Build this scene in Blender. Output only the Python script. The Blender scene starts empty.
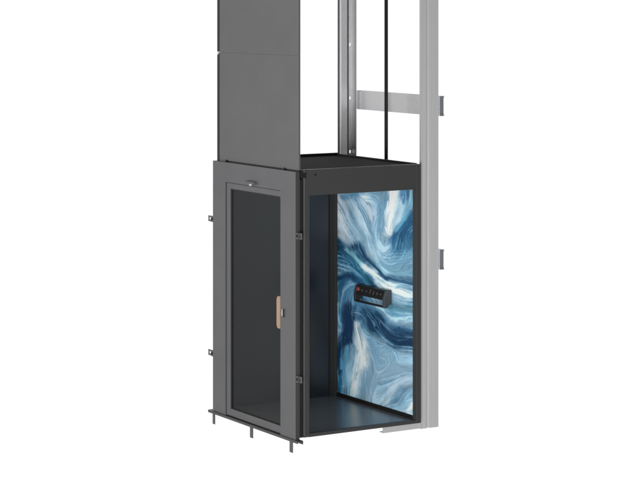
import bpy, bmesh, math, random
import numpy as np
from mathutils import Vector, Matrix

random.seed(4)
scene = bpy.context.scene
COL = scene.collection

# ------------------------------------------------------------------ helpers
def box(bm, x0, x1, y0, y1, z0, z1, bevel=0.0, seg=2):
    """axis aligned box, optionally with rounded edges"""
    vs = [bm.verts.new(p) for p in ((x0,y0,z0),(x1,y0,z0),(x1,y1,z0),(x0,y1,z0),
                                    (x0,y0,z1),(x1,y0,z1),(x1,y1,z1),(x0,y1,z1))]
    fs = [bm.faces.new([vs[i] for i in q]) for q in ((3,2,1,0),(4,5,6,7),(0,1,5,4),(1,2,6,5),(2,3,7,6),(3,0,4,7))]
    if bevel > 0:
        es = list({e for f in fs for e in f.edges})
        bmesh.ops.bevel(bm, geom=es, offset=bevel, offset_type='OFFSET', segments=seg, profile=0.5, affect='EDGES')

def cyl(bm, p0, p1, r, n=24, r1=None, cap=True):
    p0, p1 = Vector(p0), Vector(p1)
    d = p1 - p0
    q = d.to_track_quat('Z', 'Y').to_matrix().to_4x4()
    m = Matrix.Translation((p0 + p1) / 2) @ q
    bmesh.ops.create_cone(bm, cap_ends=cap, segments=n, radius1=r, radius2=r if r1 is None else r1, depth=d.length, matrix=m)

def prism(bm, pts, axis, a, b, bevel=0.0):
    """extrude a 2-D outline along an axis from a to b; pts are the two other coordinates in order"""
    def P(u, v, w):
        return {'x': (w, u, v), 'y': (u, w, v), 'z': (u, v, w)}[axis]
    A = [bm.verts.new(P(u, v, a)) for u, v in pts]
    B = [bm.verts.new(P(u, v, b)) for u, v in pts]
    fs = [bm.faces.new(A[::-1]), bm.faces.new(B)]
    n = len(pts)
    for i in range(n):
        fs.append(bm.faces.new((A[i], A[(i+1) % n], B[(i+1) % n], B[i])))
    bmesh.ops.recalc_face_normals(bm, faces=fs)
    if bevel > 0:
        es = list({e for f in fs for e in f.edges})
        bmesh.ops.bevel(bm, geom=es, offset=bevel, offset_type='OFFSET', segments=2, profile=0.5, affect='EDGES')

def obj(name, bm, mat, parent=None, smooth=False):
    me = bpy.data.meshes.new(name)
    bmesh.ops.recalc_face_normals(bm, faces=bm.faces[:])
    bm.to_mesh(me); bm.free()
    if smooth:
        for p in me.polygons: p.use_smooth = True
        try: me.set_sharp_from_angle(angle=math.radians(40))
        except Exception: pass
    o = bpy.data.objects.new(name, me)
    me.materials.append(mat)
    COL.objects.link(o)
    if parent is not None:
        o.parent = parent
        o.matrix_parent_inverse = Matrix.Translation(-Vector(root_loc(parent)))
    return o

def root_loc(o):
    p = Vector((0, 0, 0))
    while o is not None:
        p += o.location
        if o.parent is not None: p += o.matrix_parent_inverse.translation
        o = o.parent
    return p

def thing(name, label, cat, loc, group=None):
    o = bpy.data.objects.new(name, None)
    o.empty_display_size = 0.1
    o.location = loc
    COL.objects.link(o)
    o['label'] = label; o['category'] = cat
    if group: o['group'] = group
    return o

def N(): return bmesh.new()

# ------------------------------------------------------------------ materials
def principled(name, col, rough=0.5, metal=0.0, spec=0.5, grain=0.0, scale=400.0, bump=0.0, rvar=0.0, stretch=(1,1,1), coat=0.0):
    m = bpy.data.materials.new(name); m.use_nodes = True
    nt = m.node_tree; b = nt.nodes['Principled BSDF']
    b.inputs['Roughness'].default_value = rough
    b.inputs['Metallic'].default_value = metal
    b.inputs['Specular IOR Level'].default_value = spec
    if coat: b.inputs['Coat Weight'].default_value = coat
    tc = nt.nodes.new('ShaderNodeTexCoord')
    mp = nt.nodes.new('ShaderNodeMapping'); mp.inputs['Scale'].default_value = stretch
    nt.links.new(tc.outputs['Object'], mp.inputs['Vector'])
    no = nt.nodes.new('ShaderNodeTexNoise'); no.inputs['Scale'].default_value = scale; no.inputs['Detail'].default_value = 3
    nt.links.new(mp.outputs[0], no.inputs['Vector'])
    mix = nt.nodes.new('ShaderNodeMix'); mix.data_type = 'RGBA'
    mix.inputs['A'].default_value = tuple(c*(1-grain) for c in col) + (1,)
    mix.inputs['B'].default_value = tuple(c*(1+grain) for c in col) + (1,)
    nt.links.new(no.outputs['Fac'], mix.inputs['Factor'])
    nt.links.new(mix.outputs['Result'], b.inputs['Base Color'])
    if rvar:
        n2 = nt.nodes.new('ShaderNodeTexNoise'); n2.inputs['Scale'].default_value = 3.0; n2.inputs['Detail'].default_value = 4
        nt.links.new(tc.outputs['Object'], n2.inputs['Vector'])
        mr = nt.nodes.new('ShaderNodeMapRange')
        mr.inputs['From Min'].default_value = 0.3; mr.inputs['From Max'].default_value = 0.7
        mr.inputs['To Min'].default_value = rough - rvar; mr.inputs['To Max'].default_value = rough + rvar
        nt.links.new(n2.outputs['Fac'], mr.inputs['Value']); nt.links.new(mr.outputs[0], b.inputs['Roughness'])
    if bump:
        bp = nt.nodes.new('ShaderNodeBump'); bp.inputs['Strength'].default_value = bump; bp.inputs['Distance'].default_value = 0.0006
        nt.links.new(no.outputs['Fac'], bp.inputs['Height']); nt.links.new(bp.outputs[0], b.inputs['Normal'])
    return m

M = {}
M['frame']   = principled('grey_powder_coat', (0.083, 0.083, 0.087), 0.55, spec=0.4, grain=0.08, scale=500, bump=0.15, rvar=0.06)
M['panel']   = principled('shaft_panel_coat', (0.089, 0.089, 0.092), 0.60, spec=0.4, grain=0.06, scale=500, bump=0.12, rvar=0.06)
M['cab']     = principled('cabin_black_coat', (0.041, 0.041, 0.042), 0.5, spec=0.4, grain=0.10, scale=500, bump=0.15, rvar=0.05)
M['black']   = principled('black_rubber', (0.008, 0.008, 0.008), 0.6, spec=0.3, grain=0.2, scale=200)
M['belt']    = principled('black_screw_steel', (0.004, 0.004, 0.004), 0.35, spec=0.25, grain=0.2, scale=200)
M['alu']     = principled('brushed_aluminium', (0.56, 0.56, 0.568), 0.45, metal=0.25, grain=0.06, scale=120, rvar=0.05, stretch=(1, 1, 0.02))
M['steel']   = principled('galvanised_steel', (0.62, 0.62, 0.63), 0.40, metal=0.35, grain=0.10, scale=40, rvar=0.08)
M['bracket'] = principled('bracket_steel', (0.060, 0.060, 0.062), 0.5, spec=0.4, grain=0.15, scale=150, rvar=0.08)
M['endcap']  = principled('beam_end_cap', (0.17, 0.185, 0.20), 0.5, spec=0.4, grain=0.1, scale=100)
M['floor']   = principled('cabin_floor_vinyl', (0.090, 0.098, 0.110), 0.24, spec=0.6, grain=0.25, scale=600, bump=0.05)
M['navy']    = principled('navy_wall_panel', (0.013, 0.0175, 0.024), 0.30, spec=0.4, grain=0.04, scale=60)
M['roof']    = principled('roof_felt', (0.018, 0.018, 0.018), 0.85, spec=0.12, grain=0.15, scale=300, bump=0.1)
M['wood']    = principled('light_oak', (0.32, 0.205, 0.13), 0.5, grain=0.18, scale=60, stretch=(6, 6, 0.6), bump=0.1)
M['console'] = principled('console_black', (0.012, 0.012, 0.013), 0.35, spec=0.5, grain=0.1, scale=300, rvar=0.05)
M['satin']   = principled('satin_grey_metal', (0.30, 0.32, 0.34), 0.4, metal=0.6, grain=0.05, scale=100)
M['cheek_lit']   = principled('console_black_lit', (0.045, 0.050, 0.055), 0.4, spec=0.4, grain=0.08, scale=300)
M['red']     = principled('red_plastic', (0.17, 0.03, 0.03), 0.4, grain=0.05)
M['white']   = principled('white_plastic', (0.75, 0.75, 0.75), 0.4, grain=0.03)
M['lens']    = principled('lamp_lens', (0.55, 0.55, 0.55), 0.25, grain=0.02)
M['marks']   = principled('pale_legend_print', (0.11, 0.11, 0.11), 0.5, grain=0.05)
M['chrome']  = principled('lock_steel', (0.55, 0.55, 0.56), 0.25, metal=1.0, grain=0.04)

def glass_mat():
    m = bpy.data.materials.new('tinted_glass'); m.use_nodes = True
    nt = m.node_tree; nt.nodes.remove(nt.nodes['Principled BSDF'])
    out = nt.nodes['Material Output']
    tr = nt.nodes.new('ShaderNodeBsdfTransparent'); tr.inputs['Color'].default_value = (0.86, 0.84, 0.80, 1)
    gl = nt.nodes.new('ShaderNodeBsdfGlossy'); gl.inputs['Roughness'].default_value = 0.02
    fr = nt.nodes.new('ShaderNodeFresnel'); fr.inputs['IOR'].default_value = 1.19
    mx = nt.nodes.new('ShaderNodeMixShader')
    ge = nt.nodes.new('ShaderNodeNewGeometry')         # mirror only on the outer surface of the pane
    mu = nt.nodes.new('ShaderNodeMath'); mu.operation = 'MULTIPLY_ADD'; mu.inputs[1].default_value = -1; mu.inputs[2].default_value = 1
    nt.links.new(ge.outputs['Backfacing'], mu.inputs[0])
    mv = nt.nodes.new('ShaderNodeMath'); mv.operation = 'MULTIPLY'
    nt.links.new(fr.outputs[0], mv.inputs[0]); nt.links.new(mu.outputs[0], mv.inputs[1])
    nt.links.new(mv.outputs[0], mx.inputs[0]); nt.links.new(tr.outputs[0], mx.inputs[1]); nt.links.new(gl.outputs[0], mx.inputs[2])
    nt.links.new(mx.outputs[0], out.inputs['Surface'])
    return m
M['glass'] = glass_mat()

# ------------------------------------------------------------------ landing entrance (door in its frame)
# X: into the lift from the door face, Y: along the door, Z: up; the near lower corner of the frame is the origin
FW, FH, FD = 1.358, 2.100, 0.037
ent = thing('landing_entrance', 'dark grey door frame with glass door and small wooden pull, on three small feet', 'lift door', (0.02, 0.68, -0.02))

LY0, LY1, LZ0, LZ1 = 0.2345, 1.141, 0.004, 1.937        # door leaf opening
bm = N()
box(bm, 0, FD, 0, LY0, 0, FH, 0.0002)                   # near jamb
box(bm, 0, FD, LY1, FW, 0, FH, 0.0015)                  # far jamb
box(bm, 0.0004, FD-0.0004, LY0-0.001, LY1+0.001, LZ1, FH, 0.0)    # head
obj('door_frame', bm, M['frame'], ent)

bm = N(); box(bm, 0.003, FD-0.0005, -0.0012, -0.0002, 0.002, FH-0.002)
obj('side_shade', bm, M['cab'], ent)  # thin dark sheet added so the jamb's side face looks shaded
# dark seal between leaf and frame
bm = N()
box(bm, 0.016, 0.034, LY1-0.0148, LY1-0.0005, LZ0, LZ1)
box(bm, 0.010, 0.034, LY0+0.001, LY1-0.0155, LZ1-0.006, LZ1-0.0005)
obj('door_seal', bm, M['black'], ent)

# leaf: ring of stiles and rails, flush with the frame
leaf_y0, leaf_y1, leaf_z0, leaf_z1 = LY0+0.0002, LY1-0.0150, LZ0+0.003, LZ1-0.0045
GY0, GY1, GZ0, GZ1 = 0.241, 1.066, 0.066, 1.887
bm = N()
box(bm, 0.006, 0.034, leaf_y0, GY0, leaf_z0, leaf_z1, 0.0002)
box(bm, 0.006, 0.034, GY1, leaf_y1, leaf_z0, leaf_z1, 0.0025)
box(bm, 0.0064, 0.0336, GY0-0.001, GY1+0.001, leaf_z0, GZ0, 0.0025)
box(bm, 0.0064, 0.0336, GY0-0.001, GY1+0.001, GZ1, leaf_z1, 0.0025)
leaf = obj('door', bm, M['frame'], ent)
bm = N()
box(bm, 0.020, 0.026, GY0, GY1, GZ0, GZ1)
obj('glass_pane', bm, M['glass'], leaf)
bm = N()                                                # black glazing bead
w = 0.014
box(bm, 0.013, 0.0305, GY1-w, GY1-0.0002, GZ0+0.0003, GZ1-0.0003)
box(bm, 0.013, 0.0305, GY0+0.0002, GY0+w*0.5, GZ0+0.0003, GZ1-0.0003)
box(bm, 0.0132, 0.0303, GY0+w*0.5, GY1-w, GZ0+0.0003, GZ0+0.006)
box(bm, 0.0132, 0.0303, GY0+w*0.5, GY1-w, GZ1-0.010, GZ1-0.0003)
obj('glazing_bead', bm, M['black'], leaf)
bm = N()                                                # oak pull fixed in the recess beside the stile
prism(bm, [(GY0+0.001, 0.838), (0.270, 0.838), (0.284, 0.846), (0.293, 0.866), (0.293, 1.068), (0.284, 1.088), (0.270, 1.096), (GY0+0.001, 1.096)], 'x', -0.004, 0.0135, 0.0055)
obj('pull_handle', bm, M['wood'], leaf)
bm = N()                                                # keyhole escutcheon
cyl(bm, (-0.006, 0.189, 0.968), (0.004, 0.189, 0.968), 0.020, 28)
box(bm, -0.007, 0.003, 0.171, 0.207, 0.945, 1.000, 0.004)
lk = obj('lock', bm, M['chrome'], ent, True)
bm = N()
box(bm, -0.0095, -0.004, 0.167, 0.187, 0.940, 1.004, 0.002)
obj('lock_cover', bm, M['black'], lk)

# indicator lamp above the leaf
bm = N()
prism(bm, [(-0.030, 1.955), (-0.030, 1.968), (-0.022, 1.976), (0.003, 1.976), (0.003, 1.955)], 'y', 0.615, 0.755, 0.002)
lamp = obj('indicator_lamp', bm, M['frame'], ent)
bm = N()
cyl(bm, (-0.014, 0.690, 1.945), (-0.014, 0.690, 1.956), 0.012, 24)
cyl(bm, (-0.014, 0.690, 1.940), (-0.014, 0.690, 1.945), 0.008, 24, 0.012)
obj('lens', bm, M['lens'], lamp, True)

# threshold: folded sheet under the frame
bm = N()
prism(bm, [(-0.010, -0.022), (-0.010, -0.0015), (0.040, -0.0015), (0.040, -0.030), (0.036, -0.030), (0.036, -0.006), (-0.006, -0.006), (-0.006, -0.022)], 'y', -0.050, 1.425)
obj('threshold', bm, M['cab'], ent)
for y0, y1 in ((1.331, 1.371), (0.686, 0.734), (0.052, 0.100)):
    bm = N()
    box(bm, 0.004, 0.009, y0, y1, -0.112, -0.0065, 0.001)
    box(bm, 0.009, 0.034, y0, y1, -0.012, -0.0065)
    obj('foot', bm, M['bracket'], ent)

# slotted wall brackets at both sides
def wall_bracket(y_in, y_out, z):
    s = 1 if y_out > y_in else -1
    bm = N()
    def bb(x0, x1, a, b, z0, z1):
        box(bm, x0, x1, min(a, b), max(a, b), z0, z1, 0.001)
    h = 0.025
    bb(0.002, 0.034, y_in - s*0.0, y_in + s*0.036, z-h, z+h)             # block against the frame
    bb(0.010, 0.016, y_in + s*0.036, y_out, z+h-0.015, z+h-0.001)        # slot: upper and lower strap, end
    bb(0.010, 0.016, y_in + s*0.036, y_out, z-h+0.001, z-h+0.015)
    bb(0.0104, 0.0156, y_out - s*0.016, y_out-s*0.0003, z-h+0.012, z+h-0.012)
    w = obj('wall_bracket', bm, M['bracket'], ent)
    bm = N()
    cyl(bm, (-0.004, y_in + s*0.020, z), (0.003, y_in + s*0.020, z), 0.012, 6)
    obj('bolt', bm, M['black'], w)
for z in (1.607, 0.478):
    wall_bracket(FW, FW+0.100, z)
for z in (1.600, 0.478):
    wall_bracket(0.0, -0.078, z)

# ------------------------------------------------------------------ shaft panels above the entrance
PX0, PX1, PY0, PY1 = 0.022, 0.037, -0.013, 1.325
def shaft_panel(z0, z1, label):
    t = thing('shaft_panel', label, 'wall panel', (0.03, 0.656, z0), 'shaft panels stacked above the door')
    bm = N(); box(bm, PX0, PX1, PY0, PY1-0.046, z0, z1, 0.001)
    obj('panel_sheet', bm, M['panel'], t)
    bm = N(); box(bm, PX0+0.001, PX1-0.0005, PY1-0.046, PY1, z0-0.0105 if z0 < 2.5 else z0+0.002, z1-0.002, 0.001)
    obj('edge_trim', bm, M['black'], t)
    return t
low = shaft_panel(2.1125, 3.0100, 'lower grey sheet panel of the shaft, standing directly on top of the door frame')
upp = shaft_panel(3.0125, 4.1500, 'upper grey sheet panel of the shaft, cut off by the top of the photo')
bm = N(); box(bm, PX0+0.0012, PX1-0.001, PY0+0.002, PY1-0.048, 3.0100, 3.0122)
obj('joint_lip', bm, M['panel'], low)
bm = N(); cyl(bm, (PX0-0.004, PY1-0.018, 3.005), (PX0+0.002, PY1-0.018, 3.005), 0.014, 20)
obj('screw', bm, M['steel'], low)
bm = N(); box(bm, 0.0235, 0.0345, 0.0, FW-0.19, 2.1002, 2.1123)
obj('bottom_gasket', bm, M['black'], low)
bm = N(); box(bm, 0.0235, 0.0345, FW-0.19, PY1-0.002, 2.1002, 2.1123)
obj('bottom_packer', bm, M['frame'], low)
for y in (1.150, 0.200):
    bm = N(); cyl(bm, (0.008, y, 2.108), (0.0236, y, 2.108), 0.011, 20)
    obj('bolt', bm, M['black'], low)

# ------------------------------------------------------------------ lift cabin
CX0, CX1, CY0, CY1, CZ0, CZ1 = 0.073, 1.187, 0.0, 1.290, 0.007, 2.113
AX = 1.148                                              # face of the picture wall
cab = thing('lift_cabin', 'open black lift cabin with blue and white marbled picture wall and dark floor', 'lift', (0.63, 0.64, 0.0))
OX0, OX1, OZ0, OZ1 = 0.133, 1.142, 0.032, 1.909
bm = N()                                                # front frame: posts, top beam, sill
box(bm, CX0, OX0, CY0, 0.055, CZ0, CZ1, 0.012, 4)
box(bm, OX1, CX1, CY0, 0.055, CZ0, CZ1, 0.003)
box(bm, OX0-0.012, OX1+0.004, CY0+0.0005, 0.050, OZ1, CZ1-0.0005, 0.003)
box(bm, OX0-0.012, OX1+0.004, CY0+0.0005, 0.050, CZ0+0.0005, OZ0+0.002, 0.003)
obj('front_frame', bm, M['cab'], cab)
bm = N()                                                # rubber seal between cabin and landing door
box(bm, 0.039, CX0+0.004, 0.003, 0.050, CZ0+0.004, CZ1-0.075, 0.003)
obj('side_seal', bm, M['black'], cab)
for x in (0.083, 0.182):
    bm = N(); s = 0.015 if x < 0.1 else 0.006
    box(bm, x-s, x+s, -0.004, 0.004, 2.070-s*1.4, 2.070+s*1.4, 0.001)
    obj('frame_bolt', bm, M['black'], cab)
bm = N(); box(bm, CX0+0.004, CX0+0.06, CY1-0.06, CY1, CZ0, CZ1-0.02, 0.003)
obj('rear_post', bm, M['cab'], cab)
bm = N(); box(bm, CX0+0.004, CX0+0.055, 0.052, CY1-0.062, 1.93, CZ1-0.03, 0.003)
obj('side_beam', bm, M['cab'], cab)
# floor
bm = N(); box(bm, CX0+0.002, AX+0.002, 0.048, CY1-0.032, CZ0+0.002, 0.032, 0.001)
obj('floor', bm, M['floor'], cab)
# roof with raised rim
bm = N(); box(bm, CX0+0.002, CX1-0.028, 0.051, CY1-0.028, 2.072, 2.103, 0.001)
roof = obj('roof', bm, M['roof'], cab)
bm = N()
box(bm, CX0+0.06, CX1, CY1-0.026, CY1, 2.06, 2.126, 0.002)
box(bm, CX1-0.026, CX1-0.0006, 0.057, CY1-0.027, 2.06, 2.118, 0.002)
obj('roof_rim', bm, M['black'], roof)
# back wall, outer shell of the picture wall
bm = N(); box(bm, CX0+0.062, AX+0.02, CY1-0.030, CY1-0.002, CZ0+0.002, 2.070)
obj('back_wall', bm, M['navy'], cab)
bm = N(); box(bm, AX+0.008, CX1-0.002, 0.057, CY1-0.031, CZ0+0.002, 2.058)
obj('side_shell', bm, M['cab'], cab)
bm = N()                                                # black corner strip and skirting
prism(bm, [(AX-0.062, CY1-0.030), (AX-0.062, CY1-0.040), (AX-0.020, CY1-0.052), (AX-0.004, CY1-0.068), (AX+0.006, CY1-0.068), (AX+0.006, CY1-0.030)], 'z', 0.033, 2.068)
obj('corner_strip', bm, M['black'], cab)
bm = N(); box(bm, AX-0.010, AX+0.006, 0.052, CY1-0.069, 0.0325, 0.064, 0.002)
obj('skirting', bm, M['black'], cab)
bm = N(); box(bm, CX0+0.056, AX-0.002, 0.054, CY1-0.034, 2.058, 2.0705)
obj('ceiling', bm, M['cab'], cab)

# ---- picture wall: marbled ink print, colour stored per vertex of a fine sheet
AY0, AY1, AZ0, AZ1 = 0.056, CY1-0.069, 0.0645, 2.056
NU, NV = 220, 540
def vnoise(x, y, seed):
    r = np.random.RandomState(seed); g = r.rand(64, 64)
    xi = np.floor(x).astype(int); yi = np.floor(y).astype(int)
    fx = x - xi; fy = y - yi
    fx = fx*fx*(3-2*fx); fy = fy*fy*(3-2*fy)
    a = g[xi % 64, yi % 64]; b = g[(xi+1) % 64, yi % 64]; c = g[xi % 64, (yi+1) % 64]; d = g[(xi+1) % 64, (yi+1) % 64]
    return (a*(1-fx)+b*fx)*(1-fy) + (c*(1-fx)+d*fx)*fy - 0.5
def fbm(x, y, seed, oct=4):
    s = 0; a = 1.0
    for k in range(oct):
        s = s + a*vnoise(x*2**k + 7.3*k, y*2**k + 3.1*k, seed+k); a *= 0.5
    return s
# design grid of the print: a runs 0..75 from the rear edge to the front edge, b runs 0 (top) .. 222 (bottom), sheared like the motif
yy = np.linspace(AY1, AY0, NU); zz = np.linspace(AZ1, AZ0, NV)
YY, ZZ = np.meshgrid(yy, zz)
S = (AY1 - YY)/(AY1 - AY0)
PXd = 338 + 75*S                                      # motif coordinates
top = 193.5 - 3.5*S; bot = 392 + 24.0*S
ztop = 1.777 + (1.899-1.777)*S
T = (ztop - ZZ)/(ztop - 0.066)
PYd = top + (bot - top)*T
wx = 3.0*fbm(PXd/16, PYd/22, 11) + 1.2*fbm(PXd/5, PYd/7, 31)
wy = 4.0*fbm(PXd/16, PYd/22, 21) + 1.5*fbm(PXd/5, PYd/7, 41)
PX = PXd + wx; PY = PYd + wy
img = np.zeros((NV, NU, 3)); img[:] = (150, 182, 208)

oc = np.zeros((NV, NU)); os_ = np.full((NV, NU), 1e-3)      # flow of the ink (double angle)
def seg_dist(pts, X, Y):
    best = np.full(X.shape, 1e9); par = np.zeros(X.shape); ang = np.zeros(X.shape)
    L = [0]
    for (x0, y0), (x1, y1) in zip(pts[:-1], pts[1:]): L.append(L[-1] + math.hypot(x1-x0, y1-y0))
    for i, ((x0, y0), (x1, y1)) in enumerate(zip(pts[:-1], pts[1:])):
        dx, dy = x1-x0, y1-y0; l2 = dx*dx+dy*dy
        t = np.clip(((X-x0)*dx + (Y-y0)*dy)/l2, 0, 1)
        d = np.hypot(X-x0-t*dx, Y-y0-t*dy)
        k = d < best
        best = np.where(k, d, best); par = np.where(k, (L[i]+t*(L[i+1]-L[i]))/L[-1], par); ang = np.where(k, math.atan2(dy, dx), ang)
    return best, par, ang
def smooth_pts(pts, n=3):
    for _ in range(n):
        q = [pts[0]]
        for a, b in zip(pts[:-1], pts[1:]):
            q += [(a[0]*.75+b[0]*.25, a[1]*.75+b[1]*.25), (a[0]*.25+b[0]*.75, a[1]*.25+b[1]*.75)]
        q.append(pts[-1]); pts = q
    return pts
def stroke(pts, w0, w1, col, alpha=1.0, soft=0.6, streak=0.0, seed=5):
    """ink stroke: full colour inside the width, fading over soft*width"""
    global img, oc, os_
    d, t, an = seg_dist(smooth_pts(pts, 2), PX, PY)
    wgt = np.exp(-(d/(3+w0))**2)*(1.0 if w0 > 1.2 else 2.0); oc = oc + wgt*np.cos(2*an); os_ = os_ + wgt*np.sin(2*an)
    w = w0 + (w1-w0)*t
    if w0 < 1.2: alpha = alpha*np.clip(t/.15, 0, 1)*np.clip((1-t)/.15, 0, 1)
    else: soft = min(soft*1.25, .98); streak *= .55
    a = np.clip((w*(1+soft) - d)/(w*2*soft), 0, 1); a = a*a*(3-2*a)*alpha
    if streak:
        n = vnoise(d*0.9 + 3*t, t*5 + 11.7, seed) + 0.6*vnoise(d*2.3, t*9 + 5.2, seed+3)
        a = np.clip(a*(1 + streak*2*n), 0, 1)
    img = img*(1-a[..., None]) + np.array(col, float)*a[..., None]
def Z(reg, pts):                                       # motif sketch: sheet of 80 x 60 units at scale 8
    oy = {1: 185, 2: 240, 3: 300, 4: 360}[reg]
    return [(335 + x/8, oy + y/8) for x, y in pts]

# -- broad fields
stroke(Z(1, [(-40,-140),(300,-60),(640,-120)]), 16, 16, (126,164,196), .9, .6, .4)
stroke(Z(1, [(-40,60),(60,250),(60,470)]), 11, 8, (206,213,224), 1, .7, .3)
stroke(Z(1, [(200,120),(260,300),(330,520)]), 10, 12, (168,194,215), .9, .7, .5)
stroke(Z(1, [(70,95),(160,95),(230,70)]), 3.5, 2.5, (92,142,184), .85, .8, .5)
stroke(Z(1, [(240,100),(310,180),(320,260)]), 5, 2, (208,215,226), .8, .8, .4)
stroke(Z(1, [(140,230),(190,330),(260,440)]), 3, 4, (140,178,206), .7, .8, .5)
stroke(Z(2, [(640,-90),(560,60),(460,140)]), 14, 9, (58,108,152), .95, .6, .3)
stroke(Z(1, [(640,280),(560,360),(480,440)]), 9.5, 6.5, (40,92,142), 1, .5, .4)
stroke(Z(2, [(340,-40),(380,60),(420,160)]), 9, 7, (160,189,212), .9, .7, .3)
stroke(Z(2, [(640,110),(560,150),(470,190)]), 6, 5, (112,158,193), .8, .8, .6)
stroke(Z(2, [(640,230),(480,250),(380,200)]), 8, 5, (128,172,204), .85, .7, .6)
stroke(Z(2, [(-20,60),(120,110),(260,230),(330,330)]), 9, 6, (30,88,138), 1, .45, .5)
stroke(Z(2, [(-20,120),(70,140),(170,210),(260,320)]), 8.5, 5, (34,98,146), .9, .5, .5)
stroke(Z(2, [(0,20),(60,80),(60,170)]), 6, 6, (16,66,116), 1, .6, .4)
stroke(Z(2, [(180,50),(290,170),(430,330)]), 4.2, 2.0, (24,68,116), .95, .7, .4)
stroke(Z(2, [(110,70),(190,140),(260,220)]), 2.0, 2.6, (142,196,218), .9, .9, .6)
stroke(Z(2, [(0,250),(100,225),(210,300)]), 4.5, 2, (138,180,207), .85, .8, .6)
stroke(Z(2, [(0,300),(110,285),(200,340),(240,400)]), 4.2, 2.6, (18,70,122), 1, .7, .4)
stroke(Z(2, [(20,470),(40,360),(80,330)]), 4.5, 3.4, (30,88,142), .95, .7, .4)
stroke(Z(2, [(180,440),(100,500),(70,640)]), 9, 10, (76,124,170), .95, .6, .5)
# white diagonal sweep
stroke(Z(2, [(250,200),(330,290),(430,380),(560,430),(640,440)]), 3.5, 5.0, (222,234,239), 1, .6, .35)
stroke(Z(2, [(440,300),(540,320),(650,330)]), 3.2, 4.6, (30,78,128), .95, .6, .4)
stroke(Z(2, [(470,380),(560,375),(640,390)]), 1.0, 1.0, (120,170,205), .8, .8)
# white tongue at the upper right
stroke(Z(1, [(485,-60),(470,120),(440,260),(428,380)]), 6.6, 3.2, (232,236,239), 1, .45, .2)
stroke(Z(1, [(530,150),(535,230),(470,320)]), 4.2, 2.2, (192,212,226), .8, .8, .5)
stroke(Z(1, [(550,-60),(565,90),(570,140)]), 5, 2.5, (72,120,168), .9, .6, .5)
stroke(Z(1, [(640,60),(600,150),(560,270),(500,350)]), 2.4, 1.8, (116,174,208), .85, .8, .5)
# lower part
stroke(Z(3, [(120,-20),(200,60),(280,160)]), 12, 9, (86,132,176), .95, .6, .5)
stroke(Z(3, [(640,60),(520,80),(420,60)]), 7, 5, (92,148,184), .9, .7, .6)
stroke(Z(3, [(270,120),(380,240),(520,300),(650,320)]), 7.5, 10, (36,78,124), 1, .5, .4)
stroke(Z(3, [(320,150),(420,290),(500,330),(640,300)]), 3.5, 5, (18,54,98), .9, .8, .5)
stroke(Z(3, [(640,510),(480,480),(360,430)]), 10, 8, (152,186,212), .97, .5, .4)
stroke(Z(4, [(640,120),(480,140),(300,200)]), 16, 17, (152,182,208), 1, .5, .4)
stroke(Z(4, [(300,440),(450,400),(640,440)]), 10, 10, (148,182,208), 1, .6, .4)
stroke(Z(3, [(120,60),(110,230),(50,480)]), 5.5, 6, (10,48,96), 1, .6, .4)
stroke(Z(3, [(40,420),(40,560),(20,720)]), 4.5, 4, (12,58,108), 1, .6, .4)
stroke(Z(3, [(30,0),(15,110),(40,230)]), 1.0, 0.7, (150,205,228), .9, .9)
stroke(Z(4, [(100,-90),(85,80),(90,200)]), 3.2, 4, (102,164,206), .9, .7, .6)
stroke(Z(4, [(40,140),(50,260)]), 2, 3, (44,112,168), .9, .7, .4)
stroke(Z(3, [(230,380),(300,300),(330,480)]), 4.5, 9, (122,160,196), .7, .9, .6)
stroke(Z(3, [(185,190),(205,300),(230,470),(190,640),(150,740)]), 3.0, 3.4, (236,240,240), 1, .8, .2)
stroke(Z(3, [(215,330),(250,430),(240,560)]), 6.0, 5.0, (234,239,240), 1, .7, .25)
stroke(Z(4, [(130,120),(120,280)]), 3.0, 4, (166,196,216), .8, .8, .5)
stroke(Z(4, [(250,120),(260,300)]), 5, 6, (138,170,200), .8, .8, .5)
stroke(Z(4, [(640,150),(560,170),(480,230),(390,340)]), 4, 3, (184,204,222), .9, .7, .5)
stroke(Z(4, [(560,250),(520,320),(470,350)]), 4, 4, (110,152,188), .9, .8, .6)
stroke(Z(4, [(640,380),(590,430)]), 3, 2.5, (226,232,238), .95, .8, .3)
# -- fine ink lines, each family repeated with a growing offset
LINES = []
def lines(pts, n, off, w, col, alpha, again=False):
    if not again: LINES.append((pts, n, off, w*.85, col, alpha*.62))
    for k in range(n):
        q = [(x + off[0]*k, y + off[1]*k) for x, y in pts]
        stroke(q, w*(0.8+0.5*((k*37) % 5)/5), w*(0.7+0.6*((k*53) % 7)/7), col, alpha*(0.55+0.45*((k*29) % 4)/3), .9)
lines(Z(1, [(170,40),(210,150),(285,215),(310,320),(335,470)]), 3, (-1.4, 1.6), .45, (84,132,176), .75)
lines(Z(1, [(250,85),(345,115),(355,230),(342,420)]), 3, (1.3, -1.0), .42, (84,134,178), .7)
lines(Z(1, [(400,40),(375,200),(365,300),(340,420),(370,480)]), 3, (1.7, .3), .45, (96,142,182), .65)
lines(Z(1, [(445,40),(405,200),(400,320),(428,405),(490,370)]), 2, (-1.0, .9), .45, (108,150,188), .7)
lines(Z(1, [(60,100),(120,230),(180,330),(230,460)]), 5, (-2.0, 2.6), .42, (172,186,206), .6)
lines(Z(1, [(120,120),(200,270),(280,440)]), 4, (2.2, 1.4), .40, (206,218,230), .7)
lines(Z(2, [(330,0),(375,62),(440,20),(470,-40)]), 6, (.3, 2.2), .40, (206,222,234), .6)
lines(Z(2, [(350,40),(400,110),(520,90),(640,60)]), 6, (.5, 2.6), .40, (166,198,220), .5)
lines(Z(2, [(350,170),(450,260),(560,280),(650,280)]), 5, (.2, 1.6), .38, (190,214,230), .5)
lines(Z(2, [(500,-60),(490,60),(480,200)]), 6, (2.5, .5), .4, (106,154,192), .45)
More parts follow.
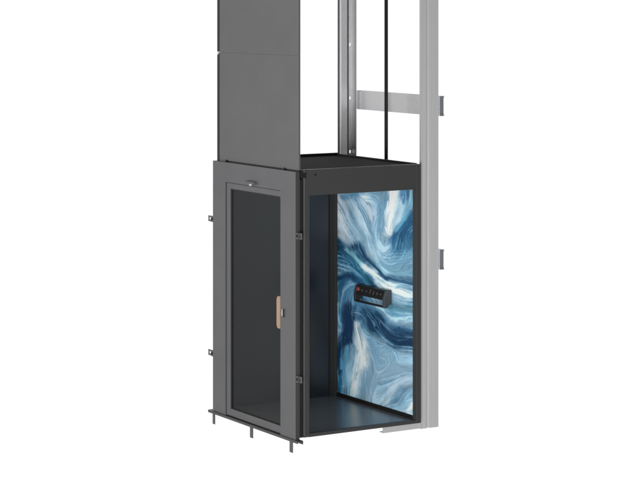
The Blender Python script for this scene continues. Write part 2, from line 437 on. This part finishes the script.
lines(Z(2, [(20,40),(110,80),(220,200),(290,310)]), 5, (-1.2, 3.0), .42, (124,180,208), .65)
lines(Z(2, [(0,130),(90,170),(190,230),(250,330)]), 4, (-.5, 3.2), .38, (20,72,124), .7)
lines(Z(2, [(180,340),(90,390),(60,450),(40,560)]), 1, (0,0), .75, (176,214,230), .9)
lines(Z(2, [(230,350),(130,420),(100,520),(110,620)]), 3, (2.2, 1.0), .4, (120,166,202), .5)
lines(Z(3, [(300,20),(400,130),(480,168),(560,160),(640,130)]), 1, (0,0), .95, (196,228,240), .95)
lines(Z(3, [(250,0),(330,140),(400,270),(450,330)]), 3, (-1.4, 1.6), .42, (118,158,196), .6)
lines(Z(3, [(130,80),(190,70),(250,110),(290,200)]), 3, (-.4, 2.4), .42, (120,164,200), .55)
lines(Z(3, [(440,30),(520,90),(640,70)]), 3, (0, 2.0), .4, (150,190,214), .5)
lines(Z(3, [(420,180),(500,260),(640,250)]), 4, (-1.2, 2.6), .42, (78,106,150), .6)
lines(Z(3, [(360,400),(430,360),(450,480)]), 3, (3.6, 1.2), .5, (104,146,186), .6)
lines(Z(4, [(450,-20),(420,60),(330,130),(300,240),(290,310)]), 1, (0,0), .55, (196,214,228), .8)
lines(Z(4, [(310,-20),(335,80),(370,110),(420,60)]), 1, (0,0), .5, (190,210,226), .75)
lines(Z(4, [(560,110),(460,195),(390,280),(365,345)]), 2, (1.4, 1.6), .55, (200,216,230), .75)
lines(Z(4, [(70,100),(95,190),(110,120),(130,30)]), 1, (0,0), .5, (178,208,224), .8)
lines(Z(4, [(230,20),(240,140),(220,300)]), 4, (3.0, .8), .45, (126,162,196), .5)
lines(Z(4, [(640,180),(560,210),(500,300)]), 3, (1.0, 2.6), .45, (160,186,210), .55)
# feathered streaks of the ink: noise smeared along the flow of the strokes
th_ = 0.5*np.arctan2(os_, oc) + 0.5*fbm(PXd/9, PYd/12, 81, 2)
dxs, dys = np.cos(th_), np.sin(th_)
gxu = np.gradient(PXd, axis=1); gyu = np.gradient(PYd, axis=1); gyv = np.gradient(PYd, axis=0)
fu = dxs/gxu; fv = (dys - gyu*fu)/gyv                  # grid steps per motif unit along the flow
def samp(A, u, v):
    u = np.clip(u, 0, NU-1.001); v = np.clip(v, 0, NV-1.001)
    i = u.astype(int); j = v.astype(int); a = u-i; b = v-j
    if A.ndim == 3: a = a[..., None]; b = b[..., None]
    return (A[j,i]*(1-a)+A[j,i+1]*a)*(1-b) + (A[j+1,i]*(1-a)+A[j+1,i+1]*a)*b
UU, VV = np.meshgrid(np.arange(NU, dtype=float), np.arange(NV, dtype=float))
def lic(A, n, step):
    acc = A.copy(); cnt = 1
    for sg in (1, -1):
        u, v = UU.copy(), VV.copy(); pu, pv = fu*sg, fv*sg
        for k in range(n):
            u = u + pu*step; v = v + pv*step
            acc = acc + samp(A, u, v); cnt += 1
            qu, qv = samp(fu, u, v), samp(fv, u, v)
            fl = np.sign(qu*pu + qv*pv); fl[fl == 0] = 1
            pu, pv = qu*fl, qv*fl
    return acc/cnt
rs = np.random.RandomState(9)
def norm(A): return (A - A.mean())/A.std()
fine = norm(lic(rs.rand(NV, NU), 16, 0.55))
mid = norm(lic(fbm(PXd/1.6, PYd/1.6, 91, 2), 18, 0.9))
wide = norm(lic(fbm(PXd/4.0, PYd/4.0, 95, 2), 16, 1.2))
# push the colours sideways across the flow so their borders feather
off = 0.40*mid + 0.65*wide
img = samp(img, UU + (-dys/gxu)*off, VV + ((dxs + gyu*dys/gxu)/gyv)*off)
# ink thins and pools: pale threads and darker threads along the flow
pale = np.array((214., 232., 243.)); deep = np.array((28., 80., 130.))
k = np.clip((mid + 0.45*fine - 1.0)/0.9, 0, 1)[..., None]*0.30
img = img*(1-k) + pale*k
k = np.clip((-mid - 0.45*fine + 0.4*wide - 1.0)/0.9, 0, 1)[..., None]*0.28
img = img*(1-k) + deep*k
img = img*(1 + 0.022*fine[..., None] + 0.05*wide[..., None])
for a_ in LINES: lines(*a_, again=True)            # the last crisp threads lie over the feathered ink
m_ = img.mean(axis=2, keepdims=True)
img = m_ + (img - m_)*0.93
lum = (img*np.array((.3, .55, .15))).sum(axis=2, keepdims=True)
img = img*np.clip(155 + (lum-157)*1.12 + 0.25*np.maximum(lum-172, 0), 46, 262)/np.maximum(lum, 1)
img[..., 1] += 0.085*np.clip(img[..., 2] - img[..., 0], 0, 120)
img = img*np.array((0.965, 1.005, 1.03))
img = np.clip(img, 3, 250)/255.0
lin = np.where(img <= 0.04045, img/12.92, ((img+0.055)/1.055)**2.4)
ART_GAIN = 1.0
lin = lin*ART_GAIN
xs = np.full(NU*NV, AX)
co = np.stack([xs, YY.ravel(), ZZ.ravel()], 1)
idx = np.arange(NU*NV).reshape(NV, NU)
quads = np.stack([idx[:-1,:-1].ravel(), idx[1:,:-1].ravel(), idx[1:,1:].ravel(), idx[:-1,1:].ravel()], 1)
# close the sheet into a thin board: rim and back
back = len(co)
bx = AX + 0.0075
co = np.vstack([co, [(bx,AY1,AZ1),(bx,AY0,AZ1),(bx,AY0,AZ0),(bx,AY1,AZ0)]])
c4 = (int(idx[0,0]), int(idx[0,-1]), int(idx[-1,-1]), int(idx[-1,0]))
faces = quads.tolist() + [[back, back+1, back+2, back+3]]
for i in range(4):
    j = (i+1) % 4
    faces.append([c4[i], c4[j], back+j, back+i])
me = bpy.data.meshes.new('picture_wall')
me.from_pydata(co.tolist(), [], faces); me.update()
ca = me.color_attributes.new('ink', 'FLOAT_COLOR', 'POINT')
cols = np.ones((len(co), 4)); cols[:NU*NV, :3] = lin.reshape(-1, 3); cols[NU*NV:, :3] = .3
ca.data.foreach_set('color', cols.astype(np.float32).ravel())
am = bpy.data.materials.new('marbled_print'); am.use_nodes = True
nt = am.node_tree; pb = nt.nodes['Principled BSDF']
at = nt.nodes.new('ShaderNodeVertexColor'); at.layer_name = 'ink'
tc = nt.nodes.new('ShaderNodeTexCoord'); no = nt.nodes.new('ShaderNodeTexNoise'); no.inputs['Scale'].default_value = 90; no.inputs['Detail'].default_value = 4
nt.links.new(tc.outputs['Object'], no.inputs['Vector'])
hs = nt.nodes.new('ShaderNodeHueSaturation'); nt.links.new(at.outputs['Color'], hs.inputs['Color'])
mr = nt.nodes.new('ShaderNodeMapRange'); mr.inputs['To Min'].default_value = 0.93; mr.inputs['To Max'].default_value = 1.07
nt.links.new(no.outputs['Fac'], mr.inputs['Value']); nt.links.new(mr.outputs[0], hs.inputs['Value'])
nt.links.new(hs.outputs[0], pb.inputs['Base Color'])
pb.inputs['Roughness'].default_value = 0.4; pb.inputs['Specular IOR Level'].default_value = 0.35
me.materials.append(am)
art = bpy.data.objects.new('picture_wall', me); COL.objects.link(art)
art.parent = cab; art.matrix_parent_inverse = Matrix.Translation(-Vector(root_loc(cab)))
art['label'] = 'blue and white marbled picture wall'

# ---- control console on the picture wall
KX = 1.077
bm = N()                                               # body: bar with leaning face
prism(bm, [(AX-0.001, 0.968), (KX, 0.962), (KX-0.004, 0.974), (KX+0.020, 1.038), (KX+0.034, 1.046), (AX-0.001, 1.046)], 'y', 0.395, 0.815, 0.004)
con = obj('control_console', bm, M['console'], cab)
for ya, yb in ((0.370, 0.394), (0.816, 0.838)):        # end cheeks reaching down to the rail
    bm = N()
    prism(bm, [(AX-0.0008, 0.925), (AX-0.0008, 1.048), (KX+0.036, 1.048), (KX+0.012, 1.036), (KX-0.008, 0.975), (KX-0.008, 0.912), (KX+0.004, 0.900), (KX+0.030, 0.900), (KX+0.050, 0.925)], 'y', ya, yb, 0.004)
    obj('end_cheek', bm, M['console'] if ya > 0.5 else M['cheek_lit'], con)  # near cheek takes a lighter copy, its reflection put into the colour
bm = N(); cyl(bm, (KX+0.006, 0.392, 0.910), (KX+0.006, 0.818, 0.910), 0.0095, 16)
obj('handrail', bm, M['console'], con, True)
# things on the leaning face: local frame along the slope
P0 = Vector((KX-0.004, 0, 0.974)); P1 = Vector((KX+0.020, 0, 1.038)); SL = (P1-P0); NRM = Vector((-SL.z, 0, SL.x)).normalized()
def on_face(y, t, out=0.0):
    p = P0 + SL*t + NRM*out; return Vector((p.x, y, p.z))
bm = N(); cyl(bm, on_face(0.783, .55, -0.002), on_face(0.783, .55, 0.010), 0.018, 24); cyl(bm, on_face(0.783, .55, 0.010), on_face(0.783, .55, 0.018), 0.018, 24, 0.014)
obj('emergency_button', bm, M['red'], con, True)
for y in (0.720, 0.655, 0.600, 0.545, 0.490, 0.435):
    bm = N(); cyl(bm, on_face(y, .5, -0.002), on_face(y, .5, 0.004), 0.019, 28)
    b = obj('button', bm, M['console'], con, True)
    bm = N()
    def mark(y0, y1, t0, t1):
        q = [on_face(y0, t0, 0.0045), on_face(y1, t0, 0.0045), on_face(y1, t1, 0.0045), on_face(y0, t1, 0.0045)]
        r = [v + NRM*0.0008 for v in q]
        A = [bm.verts.new(v) for v in q]; B = [bm.verts.new(v) for v in r]
        bm.faces.new(A[::-1]); bm.faces.new(B)
        for i in range(4): bm.faces.new((A[i], A[(i+1) % 4], B[(i+1) % 4], B[i]))
    if y == 0.720:   mark(y-.008, y+.008, .42, .58)
    elif y == 0.600: mark(y-.003, y+.003, .28, .80); mark(y-.012, y-.003, .70, .80)
    elif y == 0.545: mark(y-.003, y+.003, .28, .74); mark(y-.010, y+.010, .28, .34)
    elif y == 0.490: mark(y-.003, y+.003, .30, .70); mark(y-.010, y+.010, .46, .54)
    else:            mark(y-.005, y+.005, .40, .60)
    obj('legend', bm, M['marks'], b)

# ------------------------------------------------------------------ mast: two guide rails, cross beams, screw, foot bar
RX0, RX1 = 1.222, 1.396
def guide_rail(y, d, z0, label):
    """extruded profile; d = +1 when the plain back looks towards -Y, -1 when the guide channel does"""
    t = thing('guide_rail', label, 'lift rail', (1.31, y, z0), 'upright aluminium guide rails behind the cabin')
    z1 = 4.15
    bm = N()
    if d > 0:
        # plain back with shallow grooves
        prof = [(RX0, y+.022)]
        prof += [(RX0, y)]
        for gx, gw, gd in ((0.020, .014, .008), (0.052, .032, .014), (0.090, .006, .003), (0.112, .004, .002)):
            prof += [(RX0+gx, y), (RX0+gx+.001, y+gd), (RX0+gx+gw-.001, y+gd), (RX0+gx+gw, y)]
        prof += [(RX1-.002, y), (RX1, y+.002), (RX1, y+.060), (RX1-.008, y+.060), (RX1-.008, y+.022)]
        prism(bm, prof, 'z', z0, z1)
        box(bm, RX0+.012, RX0+.088, y+.0225, y+.040, z0+.001, z1)      # guide tongue on the hidden side
        obj('rail_profile', bm, M['alu'], t)
    else:
        prof = [(RX0, y-.008), (RX0+.010, y-.008), (RX0+.014, y-.034), (RX0+.018, y-.036), (RX0+.080, y-.036), (RX0+.082, y-.034), (RX0+.082, y+.036),
                (RX0+.124, y+.036), (RX0+.124, y+.044), (RX0+.060, y+.044), (RX0+.060, y-.008)]
        prism(bm, prof, 'z', z0, z1)
        prism(bm, [(RX1, y+.044), (RX1, y-.040), (RX1-.007, y-.040), (RX1-.007, y+.044)], 'z', z0, z1)
        # perforated web between tongue and flange
        xa, xb = RX0+.124, RX1-.007
        xm = (xa+xb)/2+.004; hw = .008
        box(bm, xa, xm-hw, y+.026, y+.034, z0, z1)
        box(bm, xm+hw, xb, y+.026, y+.034, z0, z1)
        zz_ = [2.590 + .468*k for k in range(-5, 4)]
        lo = z0
        for zc in zz_:
            box(bm, xm-hw, xm+hw, y+.026, y+.034, lo, zc-.013); lo = zc+.013
        box(bm, xm-hw, xm+hw, y+.026, y+.034, lo, z1)
        obj('rail_profile', bm, M['steel'], t)
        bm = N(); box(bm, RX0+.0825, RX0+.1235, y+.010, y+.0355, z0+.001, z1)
        obj('groove_shade', bm, M['bracket'], t)  # dark strip added as painted shade inside the groove
        bm = N(); box(bm, RX0-.001, RX0+.008, y-.018, y-.0085, z0, z1)
        obj('edge_strip', bm, M['bracket'], t)
    return t
guide_rail(0.050, 1, -0.055, 'broad ribbed aluminium guide rail at the front corner, reaching down past the cabin floor')
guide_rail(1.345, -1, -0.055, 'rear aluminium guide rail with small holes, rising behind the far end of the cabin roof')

def cross_beam(z0, z1, label):
    t = thing('cross_beam', label, 'beam', (1.41, 0.69, z0), 'horizontal cross beams between the guide rails')
    bm = N()
    th = .003
    y0, y1 = 0.036, 1.298
    prism(bm, [(1.398, z0), (1.398, z1), (1.434, z1), (1.434, z1-.016), (1.431, z1-.016), (1.431, z1-th), (1.401, z1-th),
               (1.401, z0+th), (1.431, z0+th), (1.431, z0+.016), (1.434, z0+.016), (1.434, z0)], 'y', y0, y1)
    obj('channel', bm, M['steel'], t)
    bm = N(); box(bm, 1.3975-.010, 1.3975, y1-.062, y1-.002, z0+.004, z1-.004, .001); box(bm, 1.380, 1.3876, y1-.012, y1-.002, z0+.004, z1-.004)
    obj('rail_clamp', bm, M['steel'], t)
    bm = N(); box(bm, 1.398, 1.434, y0-.004, y0-.0005, z0, z1, .001)
    box(bm, 1.398, 1.434, y0-.010, y0-.0045, z1-.014, z1); box(bm, 1.398, 1.434, y0-.010, y0-.0045, z0, z0+.014)
    obj('end_plate', bm, M['endcap'], t)
cross_beam(2.496, 2.660, 'upper galvanised cross beam, in full view between the rails above the cabin')
cross_beam(1.236, 1.400, 'lower cross beam hidden behind the picture wall, its end showing beside the front rail')

t = thing('lifting_screw', 'thin black upright lifting screw between the two guide rails', 'screw', (1.250, 0.611, -0.05))
bm = N(); cyl(bm, (1.250, 0.611, -0.05), (1.250, 0.611, 4.15), 0.0150, 28)
obj('shaft', bm, M['belt'], t, True)
bm = N()
pitch, zr0, zr1 = 0.012, 2.0, 4.15
n = int((zr1-zr0)/pitch*12); prev = None
for i in range(n+1):
    a = i*2*math.pi/12; z = zr0 + pitch*i/12
    ring = [bm.verts.new((1.250 + r*math.cos(a), 0.611 + r*math.sin(a), z+dz)) for r, dz in ((.0148, -.003), (.0160, 0), (.0148, .003))]
    if prev:
        bm.faces.new((prev[0], ring[0], ring[1], prev[1])); bm.faces.new((prev[1], ring[1], ring[2], prev[2]))
    prev = ring
obj('thread', bm, M['belt'], t, True)

t = thing('foot_bar', 'flat light metal bar on the ground under the cabin front, ending at the front rail', 'bar', (1.03, 0.06, -0.048))
bm = N(); prism(bm, [(0.040, -0.044), (0.040, 0.004), (0.100, 0.004), (0.100, 0.000), (0.044, 0.000), (0.044, -0.044)], 'x', 0.842, RX0-0.002)
obj('flange', bm, M['alu'], t)
bm = N(); box(bm, 0.850, RX0-0.002, 0.046, 0.10, -0.048, -0.043)
obj('foot_plate', bm, M['alu'], t)

# ------------------------------------------------------------------ camera
TH = math.radians(31.4228)
cam = bpy.data.cameras.new('camera'); co_ = bpy.data.objects.new('camera', cam); COL.objects.link(co_)
co_.location = (-8.268, -13.901, 3.448)
co_.rotation_euler = (math.radians(90), 0, -TH)
cam.sensor_width = 36.0; cam.sensor_fit = 'HORIZONTAL'
cam.lens = 36.0*2064/640
cam.shift_x = 0.0; cam.shift_y = -240/640
cam.clip_start = 0.1; cam.clip_end = 200
scene.camera = co_

# ------------------------------------------------------------------ light: white photo studio
w = bpy.data.worlds.new('World'); scene.world = w; w.use_nodes = True
nt = w.node_tree; bg = nt.nodes['Background']
tc = nt.nodes.new('ShaderNodeTexCoord')
dt = nt.nodes.new('ShaderNodeVectorMath'); dt.operation = 'DOT_PRODUCT'; dt.inputs[1].default_value = (math.sin(TH)*.90-.30, math.cos(TH)*.95, -0.35)
nt.links.new(tc.outputs['Generated'], dt.inputs[0])
mr = nt.nodes.new('ShaderNodeMapRange'); mr.inputs['From Min'].default_value = -0.15; mr.inputs['From Max'].default_value = 0.45
mr.inputs['To Min'].default_value = 0.28; mr.inputs['To Max'].default_value = 1.02
nt.links.new(dt.outputs['Value'], mr.inputs['Value'])
cb = nt.nodes.new('ShaderNodeCombineColor')
for k in range(3): nt.links.new(mr.outputs[0], cb.inputs[k])
nt.links.new(cb.outputs[0], bg.inputs['Color']); bg.inputs['Strength'].default_value = 1.0

def area(name, loc, target, sx, sy, power):
    l = bpy.data.lights.new(name, 'AREA'); l.shape = 'RECTANGLE'; l.size = sx; l.size_y = sy; l.energy = power
    o = bpy.data.objects.new(name, l); COL.objects.link(o); o.location = loc
    o.rotation_euler = (Vector(target)-Vector(loc)).to_track_quat('-Z', 'Y').to_euler()
    return o
area('softbox_side', (-7.5, 2.5, 3.5), (0, 0.6, 1.5), 4.0, 4.0, 250)
area('softbox_cabin', (-4.6, -6.9, 0.4), (1.1, 0.7, 0.7), 2.0, 3.0, 640)
area('cabin_fill', (0.55, 0.62, 2.050), (0.75, 0.62, 0.0), 0.5, 0.9, 7)  # unseen fill added under the ceiling to brighten the picture wall

# ------------------------------------------------------------------ render settings
scene.view_settings.view_transform = 'Standard'; scene.view_settings.look = 'None'
scene.view_settings.exposure = 0; scene.view_settings.gamma = 1
scene.render.resolution_x = 1024; scene.render.resolution_y = 768
scene.cycles.max_bounces = 8; scene.cycles.transparent_max_bounces = 12
